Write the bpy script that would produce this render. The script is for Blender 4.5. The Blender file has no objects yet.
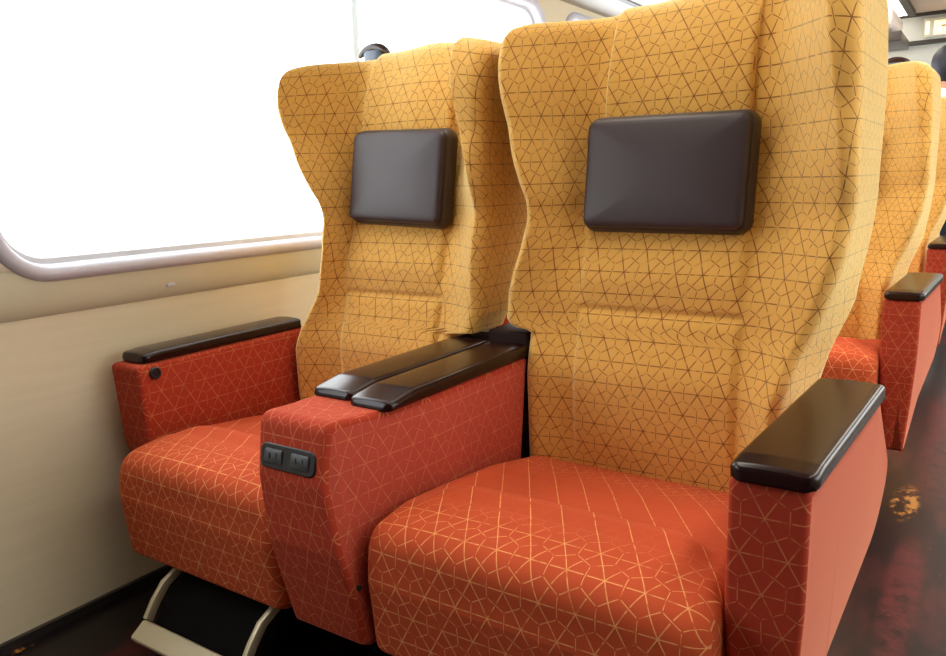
import bpy, bmesh, math, random
from mathutils import Vector, Matrix
random.seed(3)
S = bpy.context.scene
COL = S.collection

# ------------------------------------------------------------------ helpers
def lerp_tab(tab, z):
    if z <= tab[0][0]: return tab[0][1]
    for (a, va), (b, vb) in zip(tab, tab[1:]):
        if z <= b:
            t = (z - a) / (b - a)
            return va + (vb - va) * t
    return tab[-1][1]

def smooth_tab(tab, z):
    if z <= tab[0][0]: return tab[0][1]
    for (a, va), (b, vb) in zip(tab, tab[1:]):
        if z <= b:
            t = (z - a) / (b - a)
            t = t * t * (3 - 2 * t)
            return va + (vb - va) * t
    return tab[-1][1]

def sstep(a, b, x):
    t = max(0.0, min(1.0, (x - a) / (b - a)))
    return t * t * (3 - 2 * t)

def link(name, bm, mat, parent=None, smooth=True, angle=40):
    me = bpy.data.meshes.new(name)
    bmesh.ops.recalc_face_normals(bm, faces=bm.faces)
    bm.to_mesh(me); bm.free()
    mats = mat if isinstance(mat, (list, tuple)) else [mat]
    for m in mats: me.materials.append(m)
    o = bpy.data.objects.new(name, me)
    COL.objects.link(o)
    if smooth:
        for p in me.polygons: p.use_smooth = True
        me.set_sharp_from_angle(angle=math.radians(angle))
    if parent is not None: o.parent = parent
    return o

def tag(o, label, cat, group=None):
    o['label'] = label; o['category'] = cat
    if group: o['group'] = group
    return o

def thing(name, loc, label, cat, group=None):
    o = bpy.data.objects.new(name, None)
    o.empty_display_size = 0.1
    o.location = loc
    COL.objects.link(o)
    return tag(o, label, cat, group)

def struct(o):
    o['kind'] = 'structure'
    return o

def box(bm, x0, x1, y0, y1, z0, z1, bev=0.0):
    vs = [bm.verts.new((x, y, z)) for x in (x0, x1) for y in (y0, y1) for z in (z0, z1)]
    idx = [(0, 1, 3, 2), (4, 6, 7, 5), (0, 4, 5, 1), (2, 3, 7, 6), (0, 2, 6, 4), (1, 5, 7, 3)]
    fs = [bm.faces.new([vs[i] for i in f]) for f in idx]
    if bev > 0:
        es = list({e for f in fs for e in f.edges})
        bmesh.ops.bevel(bm, geom=es, offset=bev, segments=3, profile=0.5, affect='EDGES')

def boxo(name, x0, x1, y0, y1, z0, z1, mat, parent=None, bev=0.0):
    bm = bmesh.new(); box(bm, x0, x1, y0, y1, z0, z1, bev)
    return link(name, bm, mat, parent)

def rrect(w, h, r, n=6):
    r = max(0.0005, min(r, w / 2 - 1e-4, h / 2 - 1e-4))
    pts = []
    for cx, cy, a0 in ((w/2 - r, h/2 - r, 0), (-w/2 + r, h/2 - r, 90), (-w/2 + r, -h/2 + r, 180), (w/2 - r, -h/2 + r, 270)):
        for k in range(n + 1):
            a = math.radians(a0 + 90 * k / n)
            pts.append((cx + r * math.cos(a), cy + r * math.sin(a)))
    return pts

def rings_mesh(rings, cap0=True, cap1=True, bm=None):
    bm = bm or bmesh.new()
    vr = [[bm.verts.new(p) for p in r] for r in rings]
    for a, b in zip(vr, vr[1:]):
        n = len(a)
        for i in range(n):
            bm.faces.new((a[i], a[(i + 1) % n], b[(i + 1) % n], b[i]))
    if cap0: bm.faces.new(vr[0][::-1])
    if cap1: bm.faces.new(vr[-1])
    return bm

def rr_stack(w, h, r, levels, mtx, bm=None, n=6):
    """rounded-rectangle rings; levels = [(inset, depth)], mapped by mtx (x right, y up, z out)"""
    rings = []
    for ins, d in levels:
        rings.append([mtx @ Vector((p[0], p[1], d)) for p in rrect(w - 2 * ins, h - 2 * ins, max(r - ins, 0.003), n)])
    return rings_mesh(rings, bm=bm)

def fillet(poly, n=8):
    """poly = [(y, z, radius)] -> rounded closed outline"""
    out = []
    m = len(poly)
    for i in range(m):
        p0 = Vector(poly[i - 1][:2]); p = Vector(poly[i][:2]); p1 = Vector(poly[(i + 1) % m][:2]); r = poly[i][2]
        if r <= 1e-4:
            out.append((p.x, p.y)); continue
        d0 = (p0 - p).normalized(); d1 = (p1 - p).normalized()
        ang = d0.angle(d1)
        t = min(r / math.tan(ang / 2), (p0 - p).length * 0.49, (p1 - p).length * 0.49)
        a = p + d0 * t; b = p + d1 * t
        for k in range(n + 1):
            s = k / n
            q = a * (1 - s) ** 2 + p * 2 * s * (1 - s) + b * s * s
            out.append((q.x, q.y))
    return out

def resample(pts, step):
    out = []
    n = len(pts)
    for i in range(n):
        a = Vector(pts[i]); b = Vector(pts[(i + 1) % n])
        L = (b - a).length
        k = max(1, int(L / step))
        for j in range(k):
            q = a.lerp(b, j / k); out.append((q.x, q.y))
    return out

def sweep_x(prof, x0, x1, r, nx=10, disp=None, cap_mat=(0, 0), nr=6):
    """profile (y,z) closed outline swept along x, its two end edges rounded with radius r; UV in metres"""
    n = len(prof)
    P = [Vector(p) for p in prof]
    area = sum(P[i].x * P[(i + 1) % n].y - P[(i + 1) % n].x * P[i].y for i in range(n))
    sg = 1 if area > 0 else -1
    N = []
    for i in range(n):
        t = (P[(i + 1) % n] - P[i - 1]).normalized()
        N.append(Vector((t.y, -t.x)) * sg)
    arc = [0.0]
    for i in range(n): arc.append(arc[-1] + (P[(i + 1) % n] - P[i]).length)
    st = []
    for k in range(nr + 1):
        a = math.pi / 2 * k / nr
        st.append((x0 + r - r * math.cos(a), r - r * math.sin(a)))
    # first station is the flat cap at x0 (inset r)
    mid = [(x0 + r + (x1 - x0 - 2 * r) * k / nx, 0.0) for k in range(1, nx)]
    en = [(x0 + x1 - s[0], s[1]) for s in st[::-1]]
    st = st + mid + en
    bm = bmesh.new(); uvl = bm.loops.layers.uv.new('UVMap')
    rows = []
    for x, ins in st:
        row = []
        for i in range(n):
            q = P[i] - N[i] * ins
            if disp:
                q = q + N[i] * disp(x, P[i].x, P[i].y, arc[i])
            row.append(bm.verts.new((x, q.x, q.y)))
        rows.append(row)
    for j in range(len(rows) - 1):
        for i in range(n):
            i2 = (i + 1) % n
            f = bm.faces.new((rows[j][i], rows[j][i2], rows[j + 1][i2], rows[j + 1][i]))
            for lp, uv in zip(f.loops, ((st[j][0], -arc[i]), (st[j][0], -arc[i + 1]), (st[j + 1][0], -arc[i + 1]), (st[j + 1][0], -arc[i]))):
                lp[uvl].uv = uv
    for row, mi in ((rows[0], cap_mat[0]), (rows[-1], cap_mat[1])):
        f = bm.faces.new(row); f.material_index = mi
        for lp in f.loops: lp[uvl].uv = (lp.vert.co.y, lp.vert.co.z)
        r_ = bmesh.ops.triangulate(bm, faces=[f])
    return bm

def tube(bm, pts, rad, seg=10, flat=1.0):
    pts = [Vector(p) for p in pts]
    rings = []
    up = Vector((0, 1, 0))
    for i, p in enumerate(pts):
        t = (pts[min(i + 1, len(pts) - 1)] - pts[max(i - 1, 0)]).normalized()
        a = t.cross(up)
        if a.length < 1e-3: a = t.cross(Vector((1, 0, 0)))
        a.normalize(); b = a.cross(t).normalized()
        rr = rad[i] if isinstance(rad, (list, tuple)) else rad
        rings.append([p + a * rr * flat * math.cos(2 * math.pi * k / seg) + b * rr * math.sin(2 * math.pi * k / seg) for k in range(seg)])
    rings_mesh(rings, bm=bm)

def copy_tree(o, parent=None):
    c = o.copy(); COL.objects.link(c)
    if parent is not None: c.parent = parent
    for ch in list(o.children): copy_tree(ch, c)
    return c

# ------------------------------------------------------------------ materials
class NT:
    def __init__(s, name):
        s.m = bpy.data.materials.new(name); s.m.use_nodes = True
        s.t = s.m.node_tree; s.b = s.t.nodes['Principled BSDF']; s.out = s.t.nodes['Material Output']
    def n(s, typ, **kw):
        nd = s.t.nodes.new(typ)
        for k, v in kw.items(): setattr(nd, k, v)
        return nd
    def l(s, a, b): s.t.links.new(a, b)
    def put(s, sock, v):
        if hasattr(v, 'is_output'): s.l(v, sock)
        else: sock.default_value = v
    def m_(s, op, a, b=0.0, c=None):
        nd = s.n('ShaderNodeMath', operation=op)
        s.put(nd.inputs[0], a); s.put(nd.inputs[1], b)
        if c is not None: s.put(nd.inputs[2], c)
        return nd.outputs[0]
    def sst(s, v, a, b):   # smoothstep
        nd = s.n('ShaderNodeMapRange', interpolation_type='SMOOTHSTEP')
        s.put(nd.inputs['Value'], v); s.put(nd.inputs['From Min'], a); s.put(nd.inputs['From Max'], b)
        return nd.outputs['Result']
    def mix(s, f, a, b):
        nd = s.n('ShaderNodeMix', data_type='RGBA')
        s.put(nd.inputs[0], f); s.put(nd.inputs[6], a); s.put(nd.inputs[7], b)
        return nd.outputs[2]
    def noise(s, vec, scale, detail=3, rough=0.5):
        nd = s.n('ShaderNodeTexNoise')
        if vec is not None: s.l(vec, nd.inputs['Vector'])
        nd.inputs['Scale'].default_value = scale; nd.inputs['Detail'].default_value = detail
        nd.inputs['Roughness'].default_value = rough
        return nd.outputs['Fac']
    def bump(s, h, strength, dist):
        nd = s.n('ShaderNodeBump'); s.l(h, nd.inputs['Height'])
        nd.inputs['Strength'].default_value = strength; nd.inputs['Distance'].default_value = dist
        s.l(nd.outputs[0], s.b.inputs['Normal'])
    def set(s, **kw):
        for k, v in kw.items(): s.put(s.b.inputs[k.replace('_', ' ')], v)

def rgb(r, g, b):
    f = lambda c: (c / 255 / 12.92) if c / 255 <= 0.04045 else ((c / 255 + 0.055) / 1.055) ** 2.4
    return (f(r), f(g), f(b), 1)

def fabric(name, base, line, a=0.056, hw=0.0013, strength=1.0, emboss=-0.6, graze_fade=None, sheen=0.3, sheen_tint=(1, 1, 1, 1), sheen_rough=0.35):
    """woven star-and-honeycomb fabric: rays of a triangular lattice plus the hexagons around its nodes"""
    k = NT(name)
    uv = k.n('ShaderNodeUVMap').outputs[0]
    sp = k.n('ShaderNodeSeparateXYZ'); k.l(uv, sp.inputs[0])
    x = k.m_('ADD', sp.outputs[0], 50 * a); y = k.m_('ADD', sp.outputs[1], 50 * a * math.sqrt(3))
    rx, ry = a, a * math.sqrt(3)
    def cell(dx, dy):
        gx = k.m_('SUBTRACT', k.m_('MODULO', k.m_('ADD', x, dx), rx), rx / 2)
        gy = k.m_('SUBTRACT', k.m_('MODULO', k.m_('ADD', y, dy), ry), ry / 2)
        return gx, gy, k.m_('SQRT', k.m_('ADD', k.m_('MULTIPLY', gx, gx), k.m_('MULTIPLY', gy, gy)))
    ax, ay, al = cell(0, 0); bx, by, bl = cell(rx / 2, ry / 2)
    sel = k.m_('LESS_THAN', al, bl)
    inv = k.m_('SUBTRACT', 1.0, sel)
    gx = k.m_('ADD', k.m_('MULTIPLY', ax, sel), k.m_('MULTIPLY', bx, inv))
    gy = k.m_('ADD', k.m_('MULTIPLY', ay, sel), k.m_('MULTIPLY', by, inv))
    gl = k.m_('MINIMUM', al, bl)
    c, h = 0.8660254, 0.5
    def dot(p, q): return k.m_('ADD', k.m_('MULTIPLY', gx, p), k.m_('MULTIPLY', gy, q))
    dmax = k.m_('MAXIMUM', k.m_('MAXIMUM', k.m_('ABSOLUTE', gx), k.m_('ABSOLUTE', dot(h, c))), k.m_('ABSOLUTE', dot(-h, c)))
    hexd = k.m_('SUBTRACT', a / 2, dmax)
    def line_mask(d, w): return k.m_('SUBTRACT', 1.0, k.sst(d, w * 0.45, w * 1.5))
    hexm = k.m_('MULTIPLY', line_mask(hexd, hw * 0.75), k.m_('LESS_THAN', gl, 0.557 * a))
    dash = k.m_('LESS_THAN', gl, 0.455 * a)
    r0 = k.m_('MULTIPLY', line_mask(k.m_('ABSOLUTE', gy), hw), dash)
    r60 = k.m_('MULTIPLY', line_mask(k.m_('ABSOLUTE', dot(c, -h)), hw), dash)
    r120 = line_mask(k.m_('ABSOLUTE', dot(c, h)), hw)
    rest = k.m_('MAXIMUM', k.m_('MAXIMUM', r0, r60), hexm)
    if graze_fade:  # lines fade in the colour, standing in for sheen at a grazing view
        a0, a1, b0, b1, amt = graze_fade
        neg = k.m_('MULTIPLY', sp.outputs[1], -1.0)
        wz = k.m_('MULTIPLY', k.sst(neg, a0, a1), k.m_('SUBTRACT', 1.0, k.sst(neg, b0, b1)))
        wz = k.m_('SUBTRACT', 1.0, k.m_('MULTIPLY', wz, amt))
        rest = k.m_('MULTIPLY', rest, wz)
    mask = k.m_('MAXIMUM', rest, r120)
    # threads come and go a little
    nz = k.noise(uv, 55, 2)
    mask = k.m_('MULTIPLY', mask, k.sst(nz, 0.25, 0.55))
    mask = k.m_('MULTIPLY', mask, strength)
    pile = k.noise(uv, 900, 2, 0.7)
    blot = k.noise(uv, 7, 3)
    dark = tuple(v * 0.82 for v in base[:3]) + (1,)
    lite = tuple(min(1, v * 1.10) for v in base[:3]) + (1,)
    colr = k.mix(k.m_('ADD', k.m_('MULTIPLY', pile, 0.55), k.m_('MULTIPLY', blot, 0.45)), dark, lite)
    colr = k.mix(mask, colr, line)
    k.set(Base_Color=colr, Roughness=0.88, Specular_IOR_Level=0.2, Sheen_Weight=sheen, Sheen_Roughness=sheen_rough, Sheen_Tint=sheen_tint)
    hgt = k.m_('ADD', k.m_('MULTIPLY', mask, emboss), k.m_('MULTIPLY', pile, 0.22))
    k.bump(hgt, 0.45, 0.002)
    return k.m

def plain(name, base, rough=0.5, spec=0.5, metal=0.0, noise_scale=40, var=0.06, bump=0.0, coat=0.0, stretch=(1, 1, 1)):
    k = NT(name)
    tc = k.n('ShaderNodeTexCoord'); mp = k.n('ShaderNodeMapping'); mp.inputs['Scale'].default_value = stretch
    k.l(tc.outputs['Object'], mp.inputs[0])
    nz = k.noise(mp.outputs[0], noise_scale, 4, 0.6)
    d = tuple(v * (1 - var) for v in base[:3]) + (1,); l_ = tuple(min(1, v * (1 + var)) for v in base[:3]) + (1,)
    k.set(Base_Color=k.mix(nz, d, l_), Roughness=rough, Specular_IOR_Level=spec, Metallic=metal, Coat_Weight=coat, Coat_Roughness=0.12)
    if bump: k.bump(nz, bump, 0.001)
    return k.m

def emit(name, colr, st):
    k = NT(name)
    k.set(Base_Color=(0.8, 0.8, 0.8, 1), Emission_Color=colr, Emission_Strength=st)
    return k.m

YEL = fabric('gold_star_fabric', rgb(220, 167, 80), rgb(120, 60, 10), sheen=1.0, sheen_tint=rgb(255, 246, 188), hw=0.00108, strength=0.95, sheen_rough=0.5)
RED = fabric('red_star_fabric', rgb(168, 58, 37), rgb(202, 132, 82), emboss=0.5, sheen=0.35, sheen_tint=rgb(255, 150, 110), hw=0.0009, a=0.062, strength=0.62)
REDC = fabric('red_cushion_fabric', rgb(188, 77, 42), rgb(232, 172, 108), emboss=0.5, sheen=0.3, sheen_tint=rgb(255, 150, 110), hw=0.0009, a=0.060, strength=0.72, graze_fade=(0.16, 0.24, 0.50, 0.60, 0.9))
REDP = fabric('red_side_sheen_fabric', rgb(188, 88, 66), rgb(200, 112, 84), emboss=0.2, sheen=0.8, sheen_tint=rgb(255, 180, 150), hw=0.0009, a=0.058, strength=0.25)  # outer armrest face: paleness from sheen put into the colour
REDM = fabric('red_inner_side_lit_fabric', rgb(180, 74, 56), rgb(212, 146, 98), emboss=0.4, sheen=0.5, sheen_tint=rgb(255, 160, 130), hw=0.0008, a=0.060, strength=0.5)  # paler copy of the red; light on the side faces painted in
LEATH = plain('dark_brown_leather', rgb(58, 47, 48), rough=0.42, spec=0.45, noise_scale=600, var=0.05, bump=0.12)
LEATHS = plain('leather_seam_black', rgb(24, 18, 18), rough=0.6, noise_scale=300)
WOOD = plain('dark_lacquered_wood', rgb(30, 10, 10), rough=0.24, spec=0.32, noise_scale=14, var=0.25, coat=0.05, stretch=(12, 1, 12))
BLACK = plain('black_plastic', rgb(22, 21, 23), rough=0.42, noise_scale=200, var=0.05)
SOCK = plain('socket_grey_plastic', rgb(46, 47, 50), rough=0.4, noise_scale=200, var=0.05)
UNDER = plain('black_painted_steel', rgb(8, 6, 6), rough=0.8, spec=0.1, noise_scale=60, var=0.1)
METAL = plain('brushed_footrest_metal', rgb(196, 188, 160), rough=0.42, metal=0.55, noise_scale=60, var=0.14, stretch=(1, 20, 20))
ALU = plain('satin_window_aluminium', rgb(200, 202, 214), rough=0.5, metal=0.1, noise_scale=80, var=0.03)
ALUD = plain('grey_window_gasket', rgb(206, 211, 219), rough=0.5, noise_scale=80, var=0.03)
CREAM = plain('cream_wood_grain_panel', rgb(222, 213, 184), rough=0.45, spec=0.4, noise_scale=5, var=0.075, stretch=(3, 0.8, 14))
LEDGE = plain('cream_wall_ledge', rgb(208, 205, 178), rough=0.5, spec=0.4, noise_scale=8, var=0.03)
GREYP = plain('pale_grey_panel', rgb(196, 198, 190), rough=0.5, noise_scale=12, var=0.03)
RACKM = plain('luggage_rack_grey', rgb(170, 166, 160), rough=0.4, noise_scale=12, var=0.04)
RACKD = plain('luggage_rack_dark_edge', rgb(70, 62, 58), rough=0.4, noise_scale=30)
PINKC = plain('beige_ceiling', rgb(206, 184, 166), rough=0.6, noise_scale=6, var=0.03)
DARKT = plain('dark_trim', rgb(52, 48, 42), rough=0.5, noise_scale=40)
HANDLE = plain('dark_grip_plastic', rgb(46, 24, 26), rough=0.18, spec=0.6, noise_scale=60, var=0.08)
HPOST = plain('grip_post_blue_reflection', rgb(86, 104, 124), rough=0.25, noise_scale=60, var=0.05)  # grey-blue reflection painted into the post's base colour
LAMP = emit('ceiling_lamp_diffuser', (1.0, 0.92, 0.80, 1), 6.5)

# floor: glossy dark carpet-like vinyl with wine red streaks and a few gold flecks
def floor_mat():
    k = NT('dark_wine_floor')
    tc = k.n('ShaderNodeTexCoord'); mp = k.n('ShaderNodeMapping'); k.l(tc.outputs['Object'], mp.inputs[0])
    mp.inputs['Scale'].default_value = (3.2, 1.1, 1)
    n1 = k.noise(mp.outputs[0], 1.7, 5, 0.6)
    colr = k.mix(k.sst(n1, 0.46, 0.66), rgb(24, 17, 18), rgb(74, 32, 32))
    mp2 = k.n('ShaderNodeMapping'); k.l(tc.outputs['Object'], mp2.inputs[0]); mp2.inputs['Scale'].default_value = (5, 5, 1)
    n2 = k.noise(mp2.outputs[0], 2.0, 5, 0.7)
    n3 = k.noise(mp2.outputs[0], 9.0, 3, 0.6)
    fl = k.m_('MULTIPLY', k.sst(n2, 0.655, 0.69), k.sst(n3, 0.42, 0.55))
    colr = k.mix(fl, colr, rgb(170, 116, 52))
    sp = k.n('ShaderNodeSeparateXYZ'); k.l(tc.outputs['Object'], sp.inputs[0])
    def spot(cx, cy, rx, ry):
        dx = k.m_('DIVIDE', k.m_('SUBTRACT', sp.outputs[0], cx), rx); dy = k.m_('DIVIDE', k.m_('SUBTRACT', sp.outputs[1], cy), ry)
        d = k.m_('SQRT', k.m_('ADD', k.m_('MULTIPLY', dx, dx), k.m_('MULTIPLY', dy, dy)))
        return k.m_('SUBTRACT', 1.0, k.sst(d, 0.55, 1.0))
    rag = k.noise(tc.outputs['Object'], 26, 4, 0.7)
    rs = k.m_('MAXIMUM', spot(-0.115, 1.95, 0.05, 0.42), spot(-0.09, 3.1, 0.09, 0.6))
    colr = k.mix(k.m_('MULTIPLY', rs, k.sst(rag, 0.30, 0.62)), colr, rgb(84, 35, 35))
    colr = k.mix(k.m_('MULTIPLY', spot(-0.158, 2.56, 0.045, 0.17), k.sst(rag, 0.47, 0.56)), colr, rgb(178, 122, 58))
    k.set(Base_Color=colr, Roughness=0.3, Specular_IOR_Level=0.4)
    k.bump(k.noise(tc.outputs['Object'], 260, 3), 0.2, 0.001)
    return k.m
FLOOR = floor_mat()

def glass_mat():
    k = NT('window_glass')
    tr = k.n('ShaderNodeBsdfTransparent'); gl = k.n('ShaderNodeBsdfGlossy'); gl.inputs['Roughness'].default_value = 0.02
    mx = k.n('ShaderNodeMixShader'); mx.inputs[0].default_value = 0.05
    k.l(tr.outputs[0], mx.inputs[1]); k.l(gl.outputs[0], mx.inputs[2]); k.l(mx.outputs[0], k.out.inputs['Surface'])
    return k.m
GLASS = glass_mat()
def frost_mat():
    k = NT('frosted_joint')
    tr = k.n('ShaderNodeBsdfTransparent'); tr.inputs[0].default_value = (0.86, 0.97, 1.0, 1)
    df = k.n('ShaderNodeBsdfDiffuse'); df.inputs[0].default_value = (0.8, 0.88, 0.9, 1)
    mx = k.n('ShaderNodeMixShader'); mx.inputs[0].default_value = 0.86
    k.l(tr.outputs[0], mx.inputs[1]); k.l(df.outputs[0], mx.inputs[2]); k.l(mx.outputs[0], k.out.inputs['Surface'])
    return k.m
FROST = frost_mat()

# ------------------------------------------------------------------ camera
F = 775.0
c0 = Vector((473, 328))
def cam_dir(p): return Vector((p[0] - c0.x, -(p[1] - c0.y), -F)).normalized()
Yc = cam_dir((1000, 165)); Xc = -cam_dir((-700, 216))
Xc = (Xc - Yc * Xc.dot(Yc)).normalized(); Zc = Xc.cross(Yc)
cam = bpy.data.objects.new('camera', bpy.data.cameras.new('camera'))
cam.data.sensor_width = 36; cam.data.lens = F * 36 / 946; cam.data.clip_start = 0.05
cam.matrix_world = Matrix.Translation((0, 0, 1.0)) @ Matrix((Xc, Yc, Zc)).to_4x4()
COL.objects.link(cam); S.camera = cam

# ------------------------------------------------------------------ room shell
XW = -1.76        # window wall (lower panel)
XR = 1.50         # the other side wall
Y0, Y1 = -1.0, 9.0
ZC = 2.45
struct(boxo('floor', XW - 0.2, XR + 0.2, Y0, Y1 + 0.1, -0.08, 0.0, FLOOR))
# wall lower panel
struct(boxo('wall_left', XW - 0.10, XW, Y0, Y1, 0.0, 0.735, CREAM))
# ledge: upper part of the wall stands proud of the lower panel, with a rounded underside
WY0, WY1, WZ0, WZ1 = 0.80, 3.20, 0.835, 1.745     # window opening (outer edge of its rim)
XU = -1.735
prof = [(-1.86, 0.727), (-1.766, 0.727)] + [(XU - 0.031 * (1 - math.sin(math.radians(a))), 0.727 + 0.088 * (1 - math.cos(math.radians(a)))) for a in range(6, 91, 7)] + [(XU, 0.84), (-1.86, 0.84)]
bm = bmesh.new(); rings_mesh([[(x, y, z) for x, z in prof] for y in (Y0, Y1)], bm=bm)
struct(link('trim_1', bm, LEDGE))
# upper wall as a plate with rounded window holes (other bays repeat along the carriage)
def wall_with_holes(name, x, xb, holes, z0, z1, y0, y1, mat):
    """holes = [(y0,y1,z0,z1,r)] sorted along y"""
    bm = bmesh.new()
    cur = y0
    def quad(a, b, c, d):
        bm.faces.new([bm.verts.new(p) for p in (a, b, c, d)])
    for (ha, hb, za, zb, r) in holes:
        quad((x, cur, z0), (x, ha - 0.05, z0), (x, ha - 0.05, z1), (x, cur, z1))
        # frame region around the hole between outer rect and rounded rect
        oy0, oy1 = ha - 0.05, hb + 0.05
        inner = [((ha + hb) / 2 + p[0], (za + zb) / 2 + p[1]) for p in rrect(hb - ha, zb - za, r, 10)]
        n = len(inner)
        cy, cz = (ha + hb) / 2, (za + zb) / 2
        outer = []
        m = n // 4
        corners = [(oy1, z1), (oy0, z1), (oy0, z0), (oy1, z0)]
        for q in range(4):
            for _ in range(m): outer.append(corners[q])
        iv = [bm.verts.new((x, p[0], p[1])) for p in inner]
        ib = [bm.verts.new((xb, p[0], p[1])) for p in inner]
        cv = [bm.verts.new((x, p[0], p[1])) for p in corners]
        for i in range(n):
            j = (i + 1) % n
            bm.faces.new((iv[i], iv[j], ib[j], ib[i]))
            if i // m == j // m: bm.faces.new((cv[i // m], iv[i], iv[j]))
            else: bm.faces.new((cv[i // m], iv[i], iv[j], cv[j // m]))
        cur = oy1
    quad((x, cur, z0), (x, y1, z0), (x, y1, z1), (x, cur, z1))
    return link(name, bm, mat, smooth=False)
pitchw = 2.62
lholes = [(WY0 + k * pitchw, WY1 + k * pitchw, WZ0, WZ1, 0.115) for k in (-1, 0, 1, 2)]
lholes = [(-0.78, 0.50, WZ0, WZ1, 0.115)] + [h for h in lholes if h[1] < Y1 and h[0] > Y0]
struct(wall_with_holes('wall_left_upper', XU, XU - 0.10, lholes, 0.84, ZC, Y0, Y1, CREAM))

def ring_frame(name, x_levels, y0, y1, z0, z1, r, mat, parent=None):
    """a frame around a rounded opening: closed section given as [(inset, x)]"""
    bm = bmesh.new()
    rings = []
    for ins, x in x_levels:
        rings.append([(x, (y0 + y1) / 2 + p[0], (z0 + z1) / 2 + p[1]) for p in rrect(y1 - y0 - 2 * ins, z1 - z0 - 2 * ins, r - ins * 0.8, 10)])
    rings.append(rings[0])
    vr = [[bm.verts.new(p) for p in r_] for r_ in rings[:-1]]
    vr.append(vr[0])
    for a, b in zip(vr, vr[1:]):
        n = len(a)
        for i in range(n): bm.faces.new((a[i], a[(i + 1) % n], b[(i + 1) % n], b[i]))
    return link(name, bm, mat, parent, angle=50)

for wi, (ha, hb, za, zb, r) in enumerate(lholes):
    wf = ring_frame('window_%d' % (wi + 1), [(-0.028, XU - 0.002), (-0.026, XU + 0.006), (-0.018, XU + 0.013), (-0.008, XU + 0.015), (0.002, XU + 0.010), (0.006, XU), (0.010, XU - 0.03), (0.010, XU - 0.075), (-0.004, XU - 0.075), (-0.004, XU - 0.002)],
                    ha, hb, za, zb, r + 0.0, ALU)
    struct(wf)
    ring_frame('window_gasket', [(0.008, XU - 0.030), (0.022, XU - 0.034), (0.026, XU - 0.060), (0.008, XU - 0.070)], ha, hb, za, zb, r, ALUD, wf)
    bm = bmesh.new()
    rings_mesh([[(xx, (ha + hb) / 2 + p[0], (za + zb) / 2 + p[1]) for p in rrect(hb - ha - 0.03, zb - za - 0.03, r - 0.012, 10)] for xx in (XU - 0.058, XU - 0.052)], bm=bm)
    link('pane', bm, GLASS, wf)
    ym = ha + (1.21 if hb - ha > 2 else 0.64)
    boxo('joint_strip', XU - 0.075, XU - 0.046, ym - 0.014, ym + 0.014, za + 0.02, zb - 0.02, FROST, wf)

# other side wall with its own windows (lets the daylight in across the aisle)
struct(boxo('wall_right', XR, XR + 0.10, Y0, Y1, 0.0, 0.86, CREAM))
rholes = [(WY0 + k * pitchw, WY1 + k * pitchw, 0.87, WZ1, 0.085) for k in (-1, 0, 1, 2)]
rholes = [h for h in rholes if h[1] < Y1 and h[0] > Y0]
struct(wall_with_holes('wall_right_upper', XR, XR + 0.10, rholes, 0.858, ZC, Y0, Y1, CREAM))
# ceiling
struct(boxo('ceiling', XW - 0.2, XR + 0.2, Y0, Y1 + 0.1, ZC, ZC + 0.08, PINKC))
# end walls; the front one is unseen, set close and dark to cut light
struct(boxo('wall_front_blocker', XW - 0.2, XR + 0.2, Y0 - 0.1, Y0, 0, ZC, plain('brown_blocker_wall', rgb(74, 48, 36), rough=0.5, noise_scale=8, var=0.15, stretch=(10, 1, 1))))
wb = struct(boxo('wall_back', XW - 0.2, XR + 0.2, Y1, Y1 + 0.1, 0, ZC, GREYP))
# header over the end wall, with a dark trim along its lower edge
struct(boxo('trim_2', XW, XR, Y1 - 0.06, Y1, 2.20, ZC, GREYP))
struct(boxo('trim_3', XW, XR, Y1 - 0.07, Y1, 2.165, 2.20, DARKT))
# skirting: a thin metal edged black strip
struct(boxo('baseboard_left', XW, XW + 0.012, Y0, Y1, 0.0, 0.022, plain('dark_metal_skirting', rgb(70, 66, 66), rough=0.3, metal=0.6)))
# tiny clip on the ledge
bm = bmesh.new()
rr_stack(0.024, 0.010, 0.004, [(0, 0), (0, 0.003), (0.002, 0.005)], Matrix.Translation((-1.7415, 1.205, 0.762)) @ Matrix(((0, 0, 1, 0), (1, 0, 0, 0), (0, 1, 0, 0), (0, 0, 0, 1))), bm)
tag(link('wall_clip', bm, ALU), 'tiny bright metal clip on the cream wall ledge below the window', 'clip')

# luggage rack over the windows
def rack(sx, xw, label):
    t = thing('luggage_rack', (xw, Y0, 1.70), label, 'luggage rack')
    def sh(name, prof, mat, y0=Y0 + 0.02, y1=Y1 - 0.45):
        bm = bmesh.new()
        rings_mesh([[((xw + sx * px) - xw, yy - Y0, pz - 1.70) for px, pz in prof] for yy in (y0, y1)], bm=bm)
        return link(name, bm, mat, t, angle=30)
    sh('shelf', [(0.0, 1.80), (0.14, 1.815), (0.44, 1.83), (0.44, 1.87), (0.0, 1.87)], RACKM)
    nose = [(0.44, 1.815)] + [(0.47 + 0.04 * math.sin(math.radians(a)), 1.865 - 0.05 * math.cos(math.radians(a))) for a in range(0, 181, 15)] + [(0.44, 1.915)]
    sh('nose_rail', nose, plain('rack_nose_white', rgb(214, 204, 196), rough=0.3))
    sh('dark_strip', [(0.18, 1.8125), (0.21, 1.814), (0.21, 1.818), (0.18, 1.817)], RACKD)
    sh('end_bracket', [(0.0, 1.76), (0.44, 1.80), (0.50, 1.93), (0.0, 1.95)], RACKD, Y1 - 0.45, Y1 - 0.40)
    return t
rack(1, XU, 'grey luggage rack running above the window, behind the front seats')
rack(-1, XR, 'grey luggage rack running above the windows across the aisle')

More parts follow.
